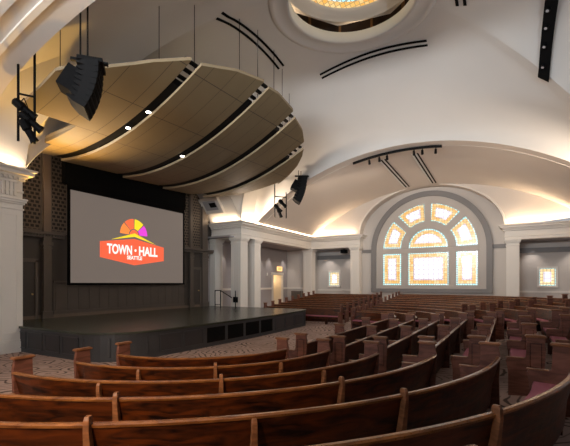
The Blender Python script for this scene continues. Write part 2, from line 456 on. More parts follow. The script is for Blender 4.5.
# triglyph bracket on the near frieze
tg = MB()
for k in range(4): tg.box(6.75+k*.13, 6.83+k*.13, YB+F-.05, YB+F+.01, 5.46, 5.98)
tg.box(6.7, 7.26, YB+F-.07, YB+F+.01, 5.92, 6.0)
struct(tg.build('trim_8', M['trim']), 'fluted bracket block on the frieze above the near left pier', 'bracket')

# ------------------------------------------------------------------ walls
def wall(name, mat, label, boxes, cat='wall'):
    m = MB()
    for b in boxes: m.box(*b)
    return struct(m.build(name, mat), label, cat)
XO = 33.2
wall('wall_aisle', M['wallgrey'], 'grey wall behind the colonnade with the exit door', [(20.0, 28.55, 17.55, 17.8, -.1, 5.4), (30.2, 31.2, 17.55, 17.8, -.1, 5.4), (28.55, 30.2, 17.55, 17.8, 3.15, 5.4)])
wall('wall_aisle_end', M['wallcream'], 'pale end wall of the side aisle left of the small window', [(31.2, 31.5, 15.4, 17.8, 0, 5.4)])
wall('wall_window', M['wallcream'], 'pale wall around the small windows behind the far columns', [(XO, XO+.3, 12.0, 17.8, 0, 5.4), (XO, XO+.3, -15, 1.0, 0, 5.4), (31.7, XO+.3, 10.95, 11.0, 0, 5.4), (31.7, XO+.3, -.2, -.15, 0, 5.4), (XO, XO+.3, 11., 12., 0, 5.4)])
# dado rails
for i, b in enumerate([(20.5, 28.5, 17.47, 17.55, 1.9, 2.05), (30.25, 31.2, 17.47, 17.55, 1.9, 2.05), (31.12, 31.2, 15.4, 17.5, 1.9, 2.05), (XO-.07, XO, 11, 15.4, 1.75, 1.87), (XO-.07, XO, -12, -.2, 1.75, 1.87)]):
    wall('trim_%d' % (9+i), M['trim'], ('white dado rail along the grey aisle wall left of the exit door', 'short dado rail right of the exit door', 'dado rail on the pale end wall of the side aisle', 'dado rail under the small window behind the left columns', 'dado rail under the small window at the far right')[i], [b], 'dado rail')
# the grey band under the aisle ceiling
wall('trim_14', M['framegrey'], 'grey band high on the wall behind the right column', [(XO-.1, XO, -12, -.2, 4.6, 4.95)], 'band')
wall('trim_15', M['framegrey'], 'grey band high on the wall behind the left columns', [(XO-.1, XO, 11, 15.4, 4.6, 4.95)], 'band')
wall('ceiling_aisle', M['wallgrey'], 'low flat grey ceiling of the aisle behind the side columns', [(20.0, XO+.3, YB+.9, 17.8, 5.41, 5.5), (31.4, XO+.3, 11.0, YB+.9, 5.41, 5.5), (31.4, XO+.3, -15, -.2, 5.41, 5.5)], 'ceiling')
# window wall with the arched niche; lunette above the cornice
WY = 5.37; WX = 31.7
def arch_pts(r, zs, n=40, cy=WY): return [(cy+r*cos(pi*i/n), zs+r*sin(pi*i/n)) for i in range(n+1)]
ZS = EYE+2.7                                             # springing of the window head
m = MB()
# wall around window (plane WX) : from window outline out to a rectangle
ro = 4.42
inner = [(WY+ro, 0.)]+arch_pts(ro, ZS)+[(WY-ro, 0.)]
outer = []
for (y, zq) in inner:
    a = atan2(max(0, zq-ZS), y-WY)
    if zq <= ZS+1e-6: outer.append((10.96 if y > WY else -.2, zq))
    else:
        dx_, dz_ = cos(a), sin(a); t = 1e9
        if dx_ > 1e-6: t = min(t, (10.96-WY)/dx_)
        if dx_ < -1e-6: t = min(t, (WY+.2)/-dx_)
        t = min(t, (11.2-ZS)/dz_) if dz_ > 1e-6 else t
        outer.append((WY+t*dx_, ZS+t*dz_))
m.loft([[(WX, y, q) for y, q in inner], [(WX, y, q) for y, q in outer]], closed=False)
m.box(WX, WX+.1, WY-ro, WY+ro, -.1, 1.82)
struct(m.build('wall_bay', M['wallcream']), 'pale wall around the big arched stained window', 'wall')
# lunette above the cornice with arched opening, and the soffit of the niche
NA, NB, NZ = 5.16, 3.5, 6.3
YN = 5.38
m = MB(); lo = []; hi = []
for i in range(61):
    a = pi*i/60
    y, q = YN+NA*cos(a), NZ+NB*sin(a)
    lo.append((XW+F, y, q))
    dy = cos(a)*(HALF+.3); 
    top = EYE+4+(arm_h(max(-HALF, min(HALF, YN+cos(a)*9.6-YC)))-4)*.922+.04
    hi.append((XW+F, YN+cos(a)*9.6, max(top, NZ)))
m.loft([lo, hi], closed=False)
m.loft([lo, [(WX+.02, y, q) for _, y, q in lo]], closed=False)
struct(m.build('wall_lunette', M['plaster2'], smooth=False), 'cream lunette wall and arched niche over the big window', 'wall')
nm = MB(); loops = []
for i in range(61):
    a = pi*i/60
    pr = [(XW+F-.06, 0.), (XW+F-.06, .1), (XW+F+.02, .16), (XW+F+.02, 0)]
    loops.append([(x, YN+(NA+o)*cos(a), NZ+(NB+o)*sin(a)) for x, o in pr])
struct(nm.loft(loops).build('trim_16', M['trim'], smooth=False), 'curved moulding along the niche edge above the big window', 'moulding')
# grey band at impost level beside the window
wall('trim_17', M['framegrey'], 'grey impost band left of the big arched window', [(WX-.08, WX, WY+4.3, 10.96, 4.93, 5.2)], 'band')
wall('trim_18', M['framegrey'], 'grey impost band right of the big arched window', [(WX-.08, WX, -.2, WY-4.3, 4.93, 5.2)], 'band')

# big window -------------------------------------------------------------
win = struct(thing('window_1', None, None), 'huge arched stained glass window with amber borders on the far wall', 'window')
def arch_frame(r0, r1, x0, x1, zb, name, mat):
    """arched jamb between radii r0<r1"""
    m = MB(); loops = []
    path = [(1, zb)]+[(cos(pi*i/40), None) for i in range(0)]
    def P(r): return [(WY+r, zb)]+arch_pts(r, ZS)+[(WY-r, zb)]
    for (yi, zi), (yo, zo) in zip(P(r0), P(r1)):
        loops.append([(x0, yi, zi), (x0, yo, zo), (x1, yo, zo), (x1, yi, zi)])
    return m.loft(loops).build(name, mat, win)
ZB = EYE-.42
arch_frame(4.02, 4.42, WX-.2, WX+.06, ZB, 'outer_frame', M['framegrey'])
MB().box(WX-.24, WX+.05, WY-4.42, WY+4.42, ZB-.3, ZB+.02).build('sill', M['framegrey'], win)
MB().box(WX-.14, WX+.05, WY-4.05, WY+4.05, ZB+.02, ZB+.3).build('bottom_rail', M['framelight'], win)
arch_frame(3.47, 4.03, WX-.08, WX+.05, ZB, 'inner_frame', M['framelight'])
xm0, xm1 = WX-.1, WX+.04
for y0, y1 in ((1.48, 2.02), (-2.02, -1.48)): MB().box(xm0, xm1, WY+y0, WY+y1, ZB, ZS).build('mullion', M['framelight'], win)
MB().box(xm0-.02, xm1, WY-3.5, WY+3.5, EYE+2.4, EYE+2.78).build('transom', M['framelight'], win)
# fan bars: ring between the lunette and the outer lights, and four spokes
mm_ = MB(); loops = []
for i in range(33):
    a = pi*i/32
    loops.append([(xm0-.015, WY+r*cos(a), ZS+.09+r*sin(a)) for r in (1.45, 2.02)]+[(xm1, WY+r*cos(a), ZS+.09+r*sin(a)) for r in (2.02, 1.45)])
mm_.loft(loops).build('fan_ring', M['framelight'], win)
for a in (44.5, 90, 135.5):
    ca, sa = cos(R_(a)), sin(R_(a))
    MB().obox((0, WY, ZS+.06), (1, 0, 0), (0, ca, sa), (0, -sa, ca), xm0, xm1, 1.9, 3.6, -.24, .24).build('spoke', M['framelight'], win)
def pane(loopf, ds, parent, x, mats, name='pane'):
    """leaded pane: nested bands of coloured glass; loopf(d) gives the outline inset by d"""
    m = MB(); loops = [[(x, y, q) for y, q in loopf(d)] for d in ds]
    n = len(loops[0])
    for k in range(len(loops)-1):
        b0 = len(m.f); m.loft([loops[k], loops[k+1]], True, False)
        for i in range(b0, len(m.f)): m.mi[i] = k
    b = len(m.v); m.v += loops[-1]; m.f.append(tuple(b+i for i in range(n))); m.mi[len(m.f)-1] = len(loops)-1
    # plug behind so that the pane is a solid
    return m.build(name, None, parent, mats=[M[k] for k in mats], uvf=lambda c: (c.y-WY+.05, c.z-EYE))
def rect_loop(y0, y1, z0, z1): return lambda d: [(y0+d, z0+d), (y1-d, z0+d), (y1-d, z1-d), (y0+d, z1-d)]
DS = (0, .09, .38, .47); MT = ('g_edge', 'g_amber', 'g_mauve', 'g_white')
for y0, y1 in ((-3.47, -2.02), (2.02, 3.47)): pane(rect_loop(WY+y0, WY+y1, EYE-.12, EYE+2.4), (0, .12, .38, .46), win, WX+.0, MT)
pane(rect_loop(WY-1.48, WY+1.48, EYE-.12, EYE+2.4), DS, win, WX+.0, MT)
def wedge(r0, r1, a0, a1):
    def f(d):
        ra, rb = r0+d, r1-d; out = []
        for i in range(9): 
            a = R_(a0)+d/rb+(R_(a1-a0)-2*d/rb)*i/8; out.append((WY+rb*cos(a), ZS+.06+rb*sin(a)))
        for i in range(9):
            a = R_(a1)-d/ra-(R_(a1-a0)-2*d/ra)*i/8; out.append((WY+ra*cos(a), ZS+.06+ra*sin(a)))
        return out
    return f
for a0, a1 in ((1.5, 40), (49, 86), (94, 131), (140, 178.5)): pane(wedge(2.02, 3.47, a0, a1), (0, .1, .36, .43), win, WX, MT)
def lun(d):
    r = 1.46-d
    a0 = math.asin(min(.9, d/r))
    return [(WY+r*cos(a0+(pi-2*a0)*i/16), ZS+.06+.0+r*sin(a0+(pi-2*a0)*i/16)) for i in range(17)]
pane(lun, (0, .1, .36, .42), win, WX, MT)
# small windows ------------------------------------------------------------
def small_window(i, y, z, w, h, label, xw=XO):
    t = struct(thing('window_%d' % i, None, None), label, 'window')
    x = xw
    m = MB(); e = .14
    m.box(x-.09, x+.02, y-w/2-e, y-w/2, z-h/2-e, z+h/2+e).box(x-.09, x+.02, y+w/2, y+w/2+e, z-h/2-e, z+h/2+e)
    m.box(x-.09, x+.02, y-w/2, y+w/2, z+h/2, z+h/2+e).box(x-.13, x+.02, y-w/2-e, y+w/2+e, z-h/2-e, z-h/2)
    m.build('frame', M['trim'], t)
    pane(rect_loop(y-w/2, y+w/2, z-h/2, z+h/2), (0, .05, .24), t, x-.02, ('g_edge', 'g_gold', 'g_white'))
small_window(2, 13.75, EYE+.42, .95, 1.25, 'small square leaded window behind the columns left of the big window')
small_window(3, -2.42, EYE+.46, .95, 1.2, 'small square leaded window at the far right behind the column')

# unseen sides of the hall
wall('wall_near', M['wallcream'], 'pale side wall behind the viewpoint', [(-4.1, -3.8, -15, 18, -.1, 10.3)])
wall('wall_rear', M['wallcream'], 'pale rear wall of the hall opposite the stage', [(-4, XO+.3, -15.3, -15, -.1, 10.3)])
wall('wall_left', M['wallgrey'], 'grey wall of the aisle left of the stage', [(-4, 7.2, 17.55, 17.8, -.1, 5.4)])
wall('ceiling_left', M['wallgrey'], 'low grey ceiling of the aisle left of the stage', [(-4, 7.2, YB+.9, 17.8, 5.41, 5.5)], 'ceiling')

# ------------------------------------------------------------------ stage
SZ = .9
st = thing('stage_platform', 'low dark stage platform with curved front corners and black vent openings', 'stage')
def stage_outline(off=0.):
    pts = [(7.35-off, 17.3)]
    cxl, cyl, r = 8.95, 11.6, 1.6
    for i in range(13):
        a = pi+pi/2*i/12; pts.append((cxl+(r+off)*cos(a), cyl+(r+off)*sin(a)))
    for i in range(1, 20):
        f = i/20; pts.append((8.95+(19.7-8.95)*f, 10.0-off-.22*sin(pi*f)))
    cxr, cyr, r = 19.7, 10.85, .85
    for i in range(11):
        a = -pi/2+pi/2*i/10; pts.append((cxr+(r+off)*cos(a), cyr+(r+off)*sin(a)))
    pts += [(20.4+off*.0, 14.3), (20.4, 17.3)]
    return pts
ol_ = stage_outline(.05)
MB().prism([(x, y, SZ-.07) for x, y in ol_], [(x, y, SZ) for x, y in ol_]).build('deck', M['deck'], st)
ol_ = stage_outline(0)
MB().prism([(x, y, -.02) for x, y in ol_], [(x, y, SZ-.07) for x, y in ol_]).build('fascia', M['fascia'], st)
def front_y(x): return 10.0-.22*sin(pi*min(1, max(0, (x-8.95)/10.75)))
for k in range(4):
    xa = 11.35+k*1.2; xb = xa+1.02
    MB().prism([(xa, front_y(xa)-.012, .16), (xb, front_y(xb)-.012, .16), (xb, front_y(xb)+.05, .16), (xa, front_y(xa)+.05, .16)], [(xa, front_y(xa)-.012, .72), (xb, front_y(xb)-.012, .72), (xb, front_y(xb)+.05, .72), (xa, front_y(xa)+.05, .72)]).build('vent', M['blackcloth'], st)
def fpanel(p, q, z0=.14, z1=.72):
    p, q = Vector((*p, 0)), Vector((*q, 0)); d = (q-p).normalized(); n = Vector((d.y, -d.x, 0)); L = (q-p).length
    m = MB()
    m.obox(p, d, n, (0, 0, 1), 0, L, -.02, .006, z0, z1)
    f = m.build('panel', M['fasciapanel'], st)
    mf = MB()
    for (a, b, c, e) in ((0, .035, z0, z1), (L-.035, L, z0, z1), (0, L, z0, z0+.035), (0, L, z1-.035, z1)): mf.obox(p, d, n, (0, 0, 1), a, b, -.02, .022, c, e)
    mf.build('frame', M['fascia'], f)
for xa in (9.15, 10.2): fpanel((xa, front_y(xa)), (xa+.95, front_y(xa+.95)))
for xa in (16.25, 17.35, 18.45): fpanel((xa, front_y(xa)), (xa+1., front_y(xa+1.)))
for i in range(5): fpanel((7.35, 16.4-i*1.0), (7.35, 15.55-i*1.0))
a0, a1 = pi+.12, pi+.6
for a0, a1 in ((pi+.15, pi+.72), (pi+.85, pi+1.42)):
    fpanel((8.95+1.6*cos(a0), 11.6+1.6*sin(a0)), (8.95+1.6*cos(a1), 11.6+1.6*sin(a1)))

# stage back wall ----------------------------------------------------------
wall('wall_stage', M['dark_panel'], 'dark panelled wall behind the stage and screen', [(7.0, 20.05, YS, YS+.3, 0, 10.2), (20.05, 20.9, YS+.1, YS+.3, 5.3, 10.2)])
ledge = MB(); 
ledge.box(7.2, 10.3, YS-.3, YS, 4.52, 4.62).box(7.2, 10.3, YS-.2, YS, 4.38, 4.52).box(17.5, 20.4, YS-.3, YS, 4.52, 4.62).box(17.5, 20.4, YS-.2, YS, 4.38, 4.52)
for k in range(24):
    for xb in (7.2, 17.5): ledge.box(xb+.05+k*.125, xb+.11+k*.125, YS-.24, YS, 4.44, 4.5)
struct(ledge.build('trim_19', M['dark_trim']), 'dark moulded ledge across the stage wall beside the screen', 'ledge')
for i, (xa, xb) in enumerate(((8.45, 9.33), (9.8, 10.45), (17.55, 18.25), (18.6, 19.3))):
    t = struct(thing('wall_grille', None, None), ('fretwork grille high on stage wall, nearest the near pier', 'fretwork grille high on stage wall between brown pilaster and screen', 'fretwork grille high on stage wall just right of the screen', 'fretwork grille high on stage wall nearest the far white pilaster')[i], 'grille')
    MB().box(xa, xb, YS-.05, YS+.01, 4.7, 8.3).build('fretwork', M['fret'], t)
    m = MB(); m.box(xa-.06, xa, YS-.09, YS, 4.64, 8.3).box(xb, xb+.06, YS-.09, YS, 4.64, 8.3).box(xa-.06, xb+.06, YS-.09, YS, 4.62, 4.7)
    m.build('surround', M['dark_trim'], t)
def pil(x0, x1, label, mat='dark_trim'):
    m = MB(); m.box(x0, x1, YS-.18, YS, SZ, 4.38).box(x0-.05, x1+.05, YS-.22, YS, 4.05, 4.2).box(x0-.05, x1+.05, YS-.22, YS, SZ, SZ+.3).box(x0-.03, x1+.03, YS-.2, YS, 3.9, 3.96)
    t = struct(thing('pilaster', None, None), label, 'pilaster'); m.build('shaft', M['dark_trim'], t)
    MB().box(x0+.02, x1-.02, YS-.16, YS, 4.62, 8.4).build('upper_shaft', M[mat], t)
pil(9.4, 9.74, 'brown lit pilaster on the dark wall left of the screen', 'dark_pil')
pil(18.28, 18.56, 'dark pilaster on the stage wall right of the screen')
pil(19.4, 19.95, 'dark end pilaster where the stage wall meets the white columns')
# doors in the stage wall
def stage_door(i, x0, x1, label):
    t = struct(thing('door_%d' % i, None, None), label, 'door')
    m = MB(); m.box(x0-.12, x0, YS-.1, YS, SZ, 3.4).box(x1, x1+.12, YS-.1, YS, SZ, 3.4).box(x0-.12, x1+.12, YS-.1, YS, 3.3, 3.45).build('frame', M['dark_trim'], t)
    MB().box(x0, x1, YS-.05, YS+.01, SZ, 3.3).build('leaf', M['dark_panel'], t)
    MB().tube([(x1-.12, YS-.05, 1.95), (x1-.12, YS-.12, 1.95)], [.03, .04], 10).build('handle', M['chrome'], t)
stage_door(1, 8.1, 9.1, 'dark door in the stage wall behind the near pier')
stage_door(2, 18.62, 19.25, 'dark narrow door in the stage wall right of the screen')
# wainscot boards under the screen
wb = MB()
for k in range(15): wb.box(10.0+k*.53, 10.045+k*.53, YS-.03, YS, SZ+.3, 2.5)
wb.box(9.9, 17.9, YS-.015, YS, SZ, 2.5).box(9.9, 17.9, YS-.05, YS, SZ, SZ+.28).box(9.9, 17.9, YS-.06, YS, 2.42, 2.52)  # lighter backing, the light along the wall foot put into its colour
struct(wb.build('trim_20', M['dark_trim']), 'vertical boarded wainscot under the screen', 'wainscot')
wall('baseboard_stage', M['dark_pil'], 'brown baseboard strip along the stage back wall', [(7.35, 19.9, YS-.07, YS-.05, SZ, SZ+.14)], 'baseboard')

# screen ---------------------------------------------------------------------
scr = thing('projection_screen', 'large grey projection screen with orange logo hung over the stage', 'screen')
YSC = 16.98
mscr = emat('screen_fabric', (.265, .212, .18), .48); mscr.node_tree.nodes['Principled BSDF'].inputs['Base Color'].default_value = (.05, .045, .04, 1)
MB().box(10.42, 17.38, YSC, YSC+.03, EYE+.03, EYE+4.2).build('fabric', mscr, scr)
m = MB(); m.box(10.3, 10.42, YSC-.01, YSC+.05, EYE-.05, EYE+4.3).box(17.38, 17.5, YSC-.01, YSC+.05, EYE-.05, EYE+4.3).box(10.3, 17.5, YSC-.03, YSC+.06, EYE-.07, EYE+.03).box(10.3, 17.5, YSC-.01, YSC+.05, EYE+4.2, EYE+4.45)
m.build('border', M['blackcloth'], scr)
MB().box(10.2, 17.6, YSC-.02, YSC+.28, EYE+4.45, EYE+6.2).build('housing', M['blackcloth'], scr)
for x in (11.5, 16.3): MB().tube([(x, YSC+.1, EYE+6.2), (x, YSC+.1, EYE+stage_h(x-XC)+.0)], .02, 6).build('hanging_cable', M['black'], scr)
def flat(name, pts, mat, y=YSC-.004, parent=None):
    m = MB(); m.prism([(x, y-.003, EYE+q) for x, q in pts], [(x, y, EYE+q) for x, q in pts]); return m.build(name, mat, parent or scr)
lg = {k: emat('logo_'+k, c, 1.) for k, c in dict(red=(.80, .115, .05), orange=(.85, .24, .05), redorange=(.82, .14, .05), yellow=(.85, .66, .02), magenta=(.72, .05, .62), white=(.9, .86, .82)).items()}
flat('logo_banner', [(11.87, 1.27), (13.87, .95), (15.87, 1.27), (15.87, 2.03), (13.87, 2.33), (11.87, 2.03)], lg['red'])
flat('logo_roof', [(12.45, 2.17), (13.87, 2.44), (15.3, 2.14), (13.87, 2.62)], lg['yellow'], YSC-.012)
for k, c in enumerate(('magenta', 'yellow', 'redorange', 'orange')):
    a0, a1 = R_(k*45+2), R_((k+1)*45-2); ri, rout = .33, .86
    pts = [(13.85+rout*cos(a0+(a1-a0)*i/8), 2.52+rout*.98*sin(a0+(a1-a0)*i/8)) for i in range(9)]+[(13.85+ri*cos(a1-(a1-a0)*i/8), 2.52+ri*sin(a1-(a1-a0)*i/8)) for i in range(9)]
    flat('logo_ray', pts, lg[c])
flat('logo_sun', [(13.85+.28*cos(pi*i/12), 2.52+.28*sin(pi*i/12)) for i in range(13)], lg['redorange'])
def text(body, x, zc, w, h, mat, parent, y, name, rot=(R_(90), 0, 0), bold=.012):
    cu = bpy.data.curves.new(name, 'FONT'); cu.body = body; cu.align_x = 'CENTER'; cu.align_y = 'CENTER'; cu.offset = bold; cu.extrude = .002
    o = bpy.data.objects.new(name, cu); COL.objects.link(o)
    bpy.context.view_layer.update()
    dg = bpy.context.evaluated_depsgraph_get(); me = bpy.data.meshes.new_from_object(o.evaluated_get(dg))
    bpy.data.objects.remove(o); me.name = name
    xs = [v.co.x for v in me.vertices]; ys = [v.co.y for v in me.vertices]
    sx = w/(max(xs)-min(xs)); sy = h/(max(ys)-min(ys)); cx_, cy_ = (max(xs)+min(xs))/2, (max(ys)+min(ys))/2
    for v in me.vertices: v.co = ((v.co.x-cx_)*sx, (v.co.y-cy_)*sy, v.co.z)
    me.materials.clear(); me.materials.append(mat)
    o = bpy.data.objects.new(name, me); COL.objects.link(o); o.parent = parent; o.location = (x, y, zc); o.rotation_euler = rot
    return o
text('TOWN', 12.98, EYE+1.72, 1.46, .5, lg['white'], scr, YSC-.012, 'lettering', bold=.035)
text('HALL', 14.78, EYE+1.72, 1.26, .5, lg['white'], scr, YSC-.012, 'lettering', bold=.035)
flat('logo_dot', [(13.93+.07*cos(pi*i/8), 1.73+.07*sin(pi*i/8)) for i in range(16)], lg['white'], YSC-.008)
text('SEATTLE', 13.88, EYE+1.34, .95, .2, lg['white'], scr, YSC-.012, 'lettering', bold=.035)

# ------------------------------------------------------------------ acoustic canopy
def can_h(y): return EYE+5.22+.045*(15.3-y)**2
CF = [(5.55, 12.2), (5.64, 12.0), (6.46, 10.9), (7.4, 10.25), (8.4, 9.45), (9.35, 8.85), (9.8, 8.68), (11.06, 8.27), (12.44, 8.05), (13.5, 8.0), (15., 8.17), (15.5, 8.3), (16.7, 8.55), (17.65, 8.95), (18.4, 9.45), (19., 10.05), (19.5, 10.95), (19.9, 12.0)]
def can_f(x):
    for (xa, ya), (xb, yb) in zip(CF, CF[1:]):
        if x <= xb: return ya+(yb-ya)*(x-xa)/(xb-xa)
    return CF[-1][1]
def can_b(x):
    if x < 8.2: return 13.0
    if x < 17: return 16.55
    return max(16.55-1.05*(x-17)**2+.12*(x-17)**3, can_f(x)+.15)
LB = ('leftmost curved wood acoustic panel hanging nearest the near speaker', 'second curved wood acoustic panel from the left above the stage', 'middle curved wood acoustic panel over the screen', 'fourth curved wood acoustic panel, right of the screen', 'rightmost short curved wood acoustic panel beside the far speaker')
for k, (xa, xb) in enumerate(((6.35, 9.42), (9.74, 12.5), (12.82, 15.08), (15.4, 17.55), (17.87, 19.75))):
    t = thing('acoustic_panel', LB[k], 'acoustic panel', 'acoustic canopy panels above the stage')
    m = MB(); NX, NY = 24, 20; rows = []; top = []
    xs_ = [xa+(xb-xa)*i/NX for i in range(NX+1)]
    if k == 0: xs_ = sorted(xs_+[8.199, 8.2])
    for x in xs_:
        f, b = can_f(x), can_b(x)
        rows.append([(x, f+(b-f)*j/NY, can_h(f+(b-f)*j/NY)+.06*(2*(x-xa)/(xb-xa)-1)) for j in range(NY+1)])
    dz = .1
    m.grid([[p for p in r] for r in rows])
    nb = len(m.f)
    m.grid([[(p[0], p[1], p[2]+dz) for p in reversed(r)] for r in rows])
    def skirt(line):
        b = len(m.v); 
        for p in line: m.v.append(p); m.v.append((p[0], p[1], p[2]+dz))
        for i in range(len(line)-1): 
            m.f.append((b+2*i, b+2*i+2, b+2*i+3, b+2*i+1)); m.mi[len(m.f)-1] = 1
    skirt([r[0] for r in rows]); skirt([r[-1] for r in rows]); skirt(rows[0]); skirt(rows[-1])
    w_ = (xb-xa)
    o = m.build('panel_shell', None, t, mats=[M['canopy'], M['canopy_edge']], uvf=lambda c, xa=xa, w_=w_, k=k: ((c.x-xa)/(w_/ (3 if k < 3 else 2))+.5, (c.y-1.0)/2.0))
    # black rigging beam above the gap on this panel's right side
    if k < 4:
        gx = xb+.2; f, b = max(can_f(xb), can_f(xb+.4))+.9, min(can_b(xb), can_b(xb+.4))-.1
        loops = []
        for j in range(17):
            y = f+(b-f)*j/16; q = can_h(y)+.075
            loops.append([(xb+.025, y, q), (xb+.52, y, q), (xb+.52, y, q+.22), (xb+.025, y, q+.22)])
        MB().loft(loops).build('rigging_beam', M['black'], t)
        mm = MB()
        for j in range(5):
            y = f-.35+.0*j
        for j in range(3):
            y = f-.75+j*.27
            mm.box(xb-.1, xb+.5, y, y+.13, can_h(y)+.19, can_h(y)+.27)
        mm.build('rigging_bracket', M['black'], t)
    # hanger wires
    for hx in (xa+.4, xb-.4):
        y = can_f(hx)+.8; zt = up(hx, y)
        if zt: MB().tube([(hx, y, can_h(y)+.1), (hx, y, zt)], .012, 5).build('hanger_wire', M['black'], t)
# lamps in the gaps
def gap_lamp(x, y, label):
    t = thing('downlight', label, 'lamp', 'small lamps between the acoustic panels')
    q = can_h(y)
    MB().tube([(x, y, q+.025), (x, y, q-.01)], [.07, .09], 12).build('housing', M['black'], t)
    MB().tube([(x, y, q-.011), (x, y, q-.03)], [.085, .085], 12).build('lens', M['lampglow'], t)
gap_lamp(9.56, 12.05, 'bright small lamp in the gap beside the leftmost acoustic panel')
gap_lamp(9.58, 11.0, 'small lamp further up the gap beside the leftmost acoustic panel')
gap_lamp(12.66, 12.4, 'small lamp in the gap between second and middle acoustic panels')

# ------------------------------------------------------------------ speakers
def line_array(x, y, z0, z1, yaw, n, label, scale=1.):
    t = thing('line_array_speaker', label, 'speaker', 'hanging line array speakers', loc=(x, y, 0)); t.rotation_euler = (0, 0, yaw)
    # local: front faces +x; boxes curve so that lower ones look down
    H = (z1-z0)/n; px, pz, tilt = 0., z1-.12, 0.
    for k in range(n):
        tilt = -R_(4.2)*k
        d = Vector((cos(tilt), 0, sin(tilt))); u = Vector((-sin(tilt), 0, cos(tilt)))
        o = Vector((px, 0, pz))
        m = MB()
        w, dep = .58*scale, .52*scale
        mi_ = [o-d*dep*.45+Vector((0, s*w*.88, 0))+u*q for s, q in ((-1, -H+.004), (1, -H+.004), (1, -.0), (-1, -.0))]
        lo = [o+d*.12+Vector((0, s*w, 0))+u*q for s, q in ((-1, -H+.004), (1, -H+.004), (1, 0), (-1, 0))]
        hi = [o-d*dep+Vector((0, s*w*.72, 0))+u*q for s, q in ((-1, -H+.075), (1, -H+.075), (1, -.05), (-1, -.05))]
        m.loft([hi, mi_, lo]); b = m.build('cabinet', M['black'], t)
        m2 = MB(); m2.prism([o+d*.121+Vector((0, s*w*.9, 0))+u*q for s, q in ((-1, -H+.04), (1, -H+.04), (1, -.025), (-1, -.025))], [o+d*.14+Vector((0, s*w*.88, 0))+u*q for s, q in ((-1, -H+.045), (1, -H+.045), (1, -.03), (-1, -.03))])
        m2.build('front_mesh', M['grilleblack'], b)
        px, pz = (o-u*H).x, (o-u*H).z
    MB().box(-.5*scale, .2, -.35, .35, z1-.12, z1-.02).box(-.75*scale, .3, -.05, .05, z1-.02, z1+.05).build('flying_frame', M['black'], t)
    zt = up(x, y) or z1+2
    MB().tube([(-.35, -.06, z1), (-.35, -.06, zt)], .022, 6).tube([(-.2, .06, z1), (-.2, .06, zt)], .022, 6).build('hanging_cable', M['black'], t)
    # companion box behind
    m = MB(); c = Vector((-.62*scale, 0, z1-.62))
    mb_ = MB(); mb_.obox(c, (cos(-.5), 0, sin(-.5)), (0, 1, 0), (sin(.5), 0, cos(.5)), -.28, .22, -.3, .3, -.3, .3).build('side_cabinet', M['grilleblack'], t, bevel=.02)
    return t
line_array(6.42, 9.35, EYE+4.5, EYE+5.75, R_(-42), 8, 'large black curved line array speaker hanging at upper left, near', .78)
line_array(21.7, 11.0, EYE+5.05, EYE+6.65, R_(-58), 8, 'black curved line array speaker hanging in front of the far vault', .78)

def light_pair(x, y, dx, dy, zb, zt, label):
    t = thing('lighting_pipe', label, 'stage light rig', 'hanging pipes with theatre spotlights')
    pts = [(x-dx/2, y-dy/2), (x+dx/2, y+dy/2)]
    for i, (px, py) in enumerate(pts):
        top = up(px, py) or zt
        MB().tube([(px, py, zb), (px, py, top)], .035, 8).build('pipe', M['black'], t)
    MB().tube([(*pts[0], zb+1.35), (*pts[1], zb+1.35)], .03, 8).build('crossbar', M['black'], t)
    for k, (q, f) in enumerate(((.95, .35), (.35, .6), (.62, .75))):
        c = Vector((x+(f-.5)*dx, y+(f-.5)*dy, zb+q))
        d = Vector((.72, -.35, -.6)).normalized() if k != 1 else Vector((.5, -.1, -.85)).normalized()
        b = MB().tube([c-d*.32, c-d*.28, c-d*.05, c, c+d*.22, c+d*.34], [.06, .12, .13, .1, .1, .125], 12).build('spotlight', M['black'], t)
        MB().tube([c+Vector((0, 0, .3)), c+Vector((.14, .08, .12)), c+Vector((.12, .08, 0))], .015, 6).build('yoke', M['black'], b)
        MB().tube([c+Vector((0, 0, .3)), c+Vector((-.14, -.08, .12)), c+Vector((-.12, -.08, 0))], .015, 6).build('yoke', M['black'], b)
    return t
light_pair(6.07, 12.0, .35, -.18, EYE+4.05, EYE+7, 'pair of black pipes with spotlights hanging at far upper left')
light_pair(21.6, 12.65, -.6, .5, EYE+4.2, EYE+7, 'pair of black pipes with spotlights hanging beside the far speaker')

# ------------------------------------------------------------------ slots and track on the vaults
def slot_on(surface, p, q, w, name, label, cat, n=12, mat='blackcloth', group=None, drop=.04):
    p, q = Vector((*p, 0)), Vector((*q, 0)); d = (q-p).normalized(); s = Vector((-d.y, d.x, 0))
    loops = []
    for i in range(n+1):
        c = p+(q-p)*i/n; L = []
        pts = []
        for e in (-w/2, w/2):
            a = c+s*e
            h = surface.ray_cast(Vector((a.x, a.y, 3.)), Vector((0, 0, 1)))
            pts.append((a.x, a.y, h[0].z if h[0] else 9.))
        (xa, ya, za), (xb, yb, zb) = pts
        loops.append([(xa, ya, za-drop), (xb, yb, zb-drop), (xb, yb, zb-min(.08, drop*.5)), (xa, ya, za-min(.08, drop*.5))])
    return MB().loft(loops).build(name, M[mat])
SLOTS = []

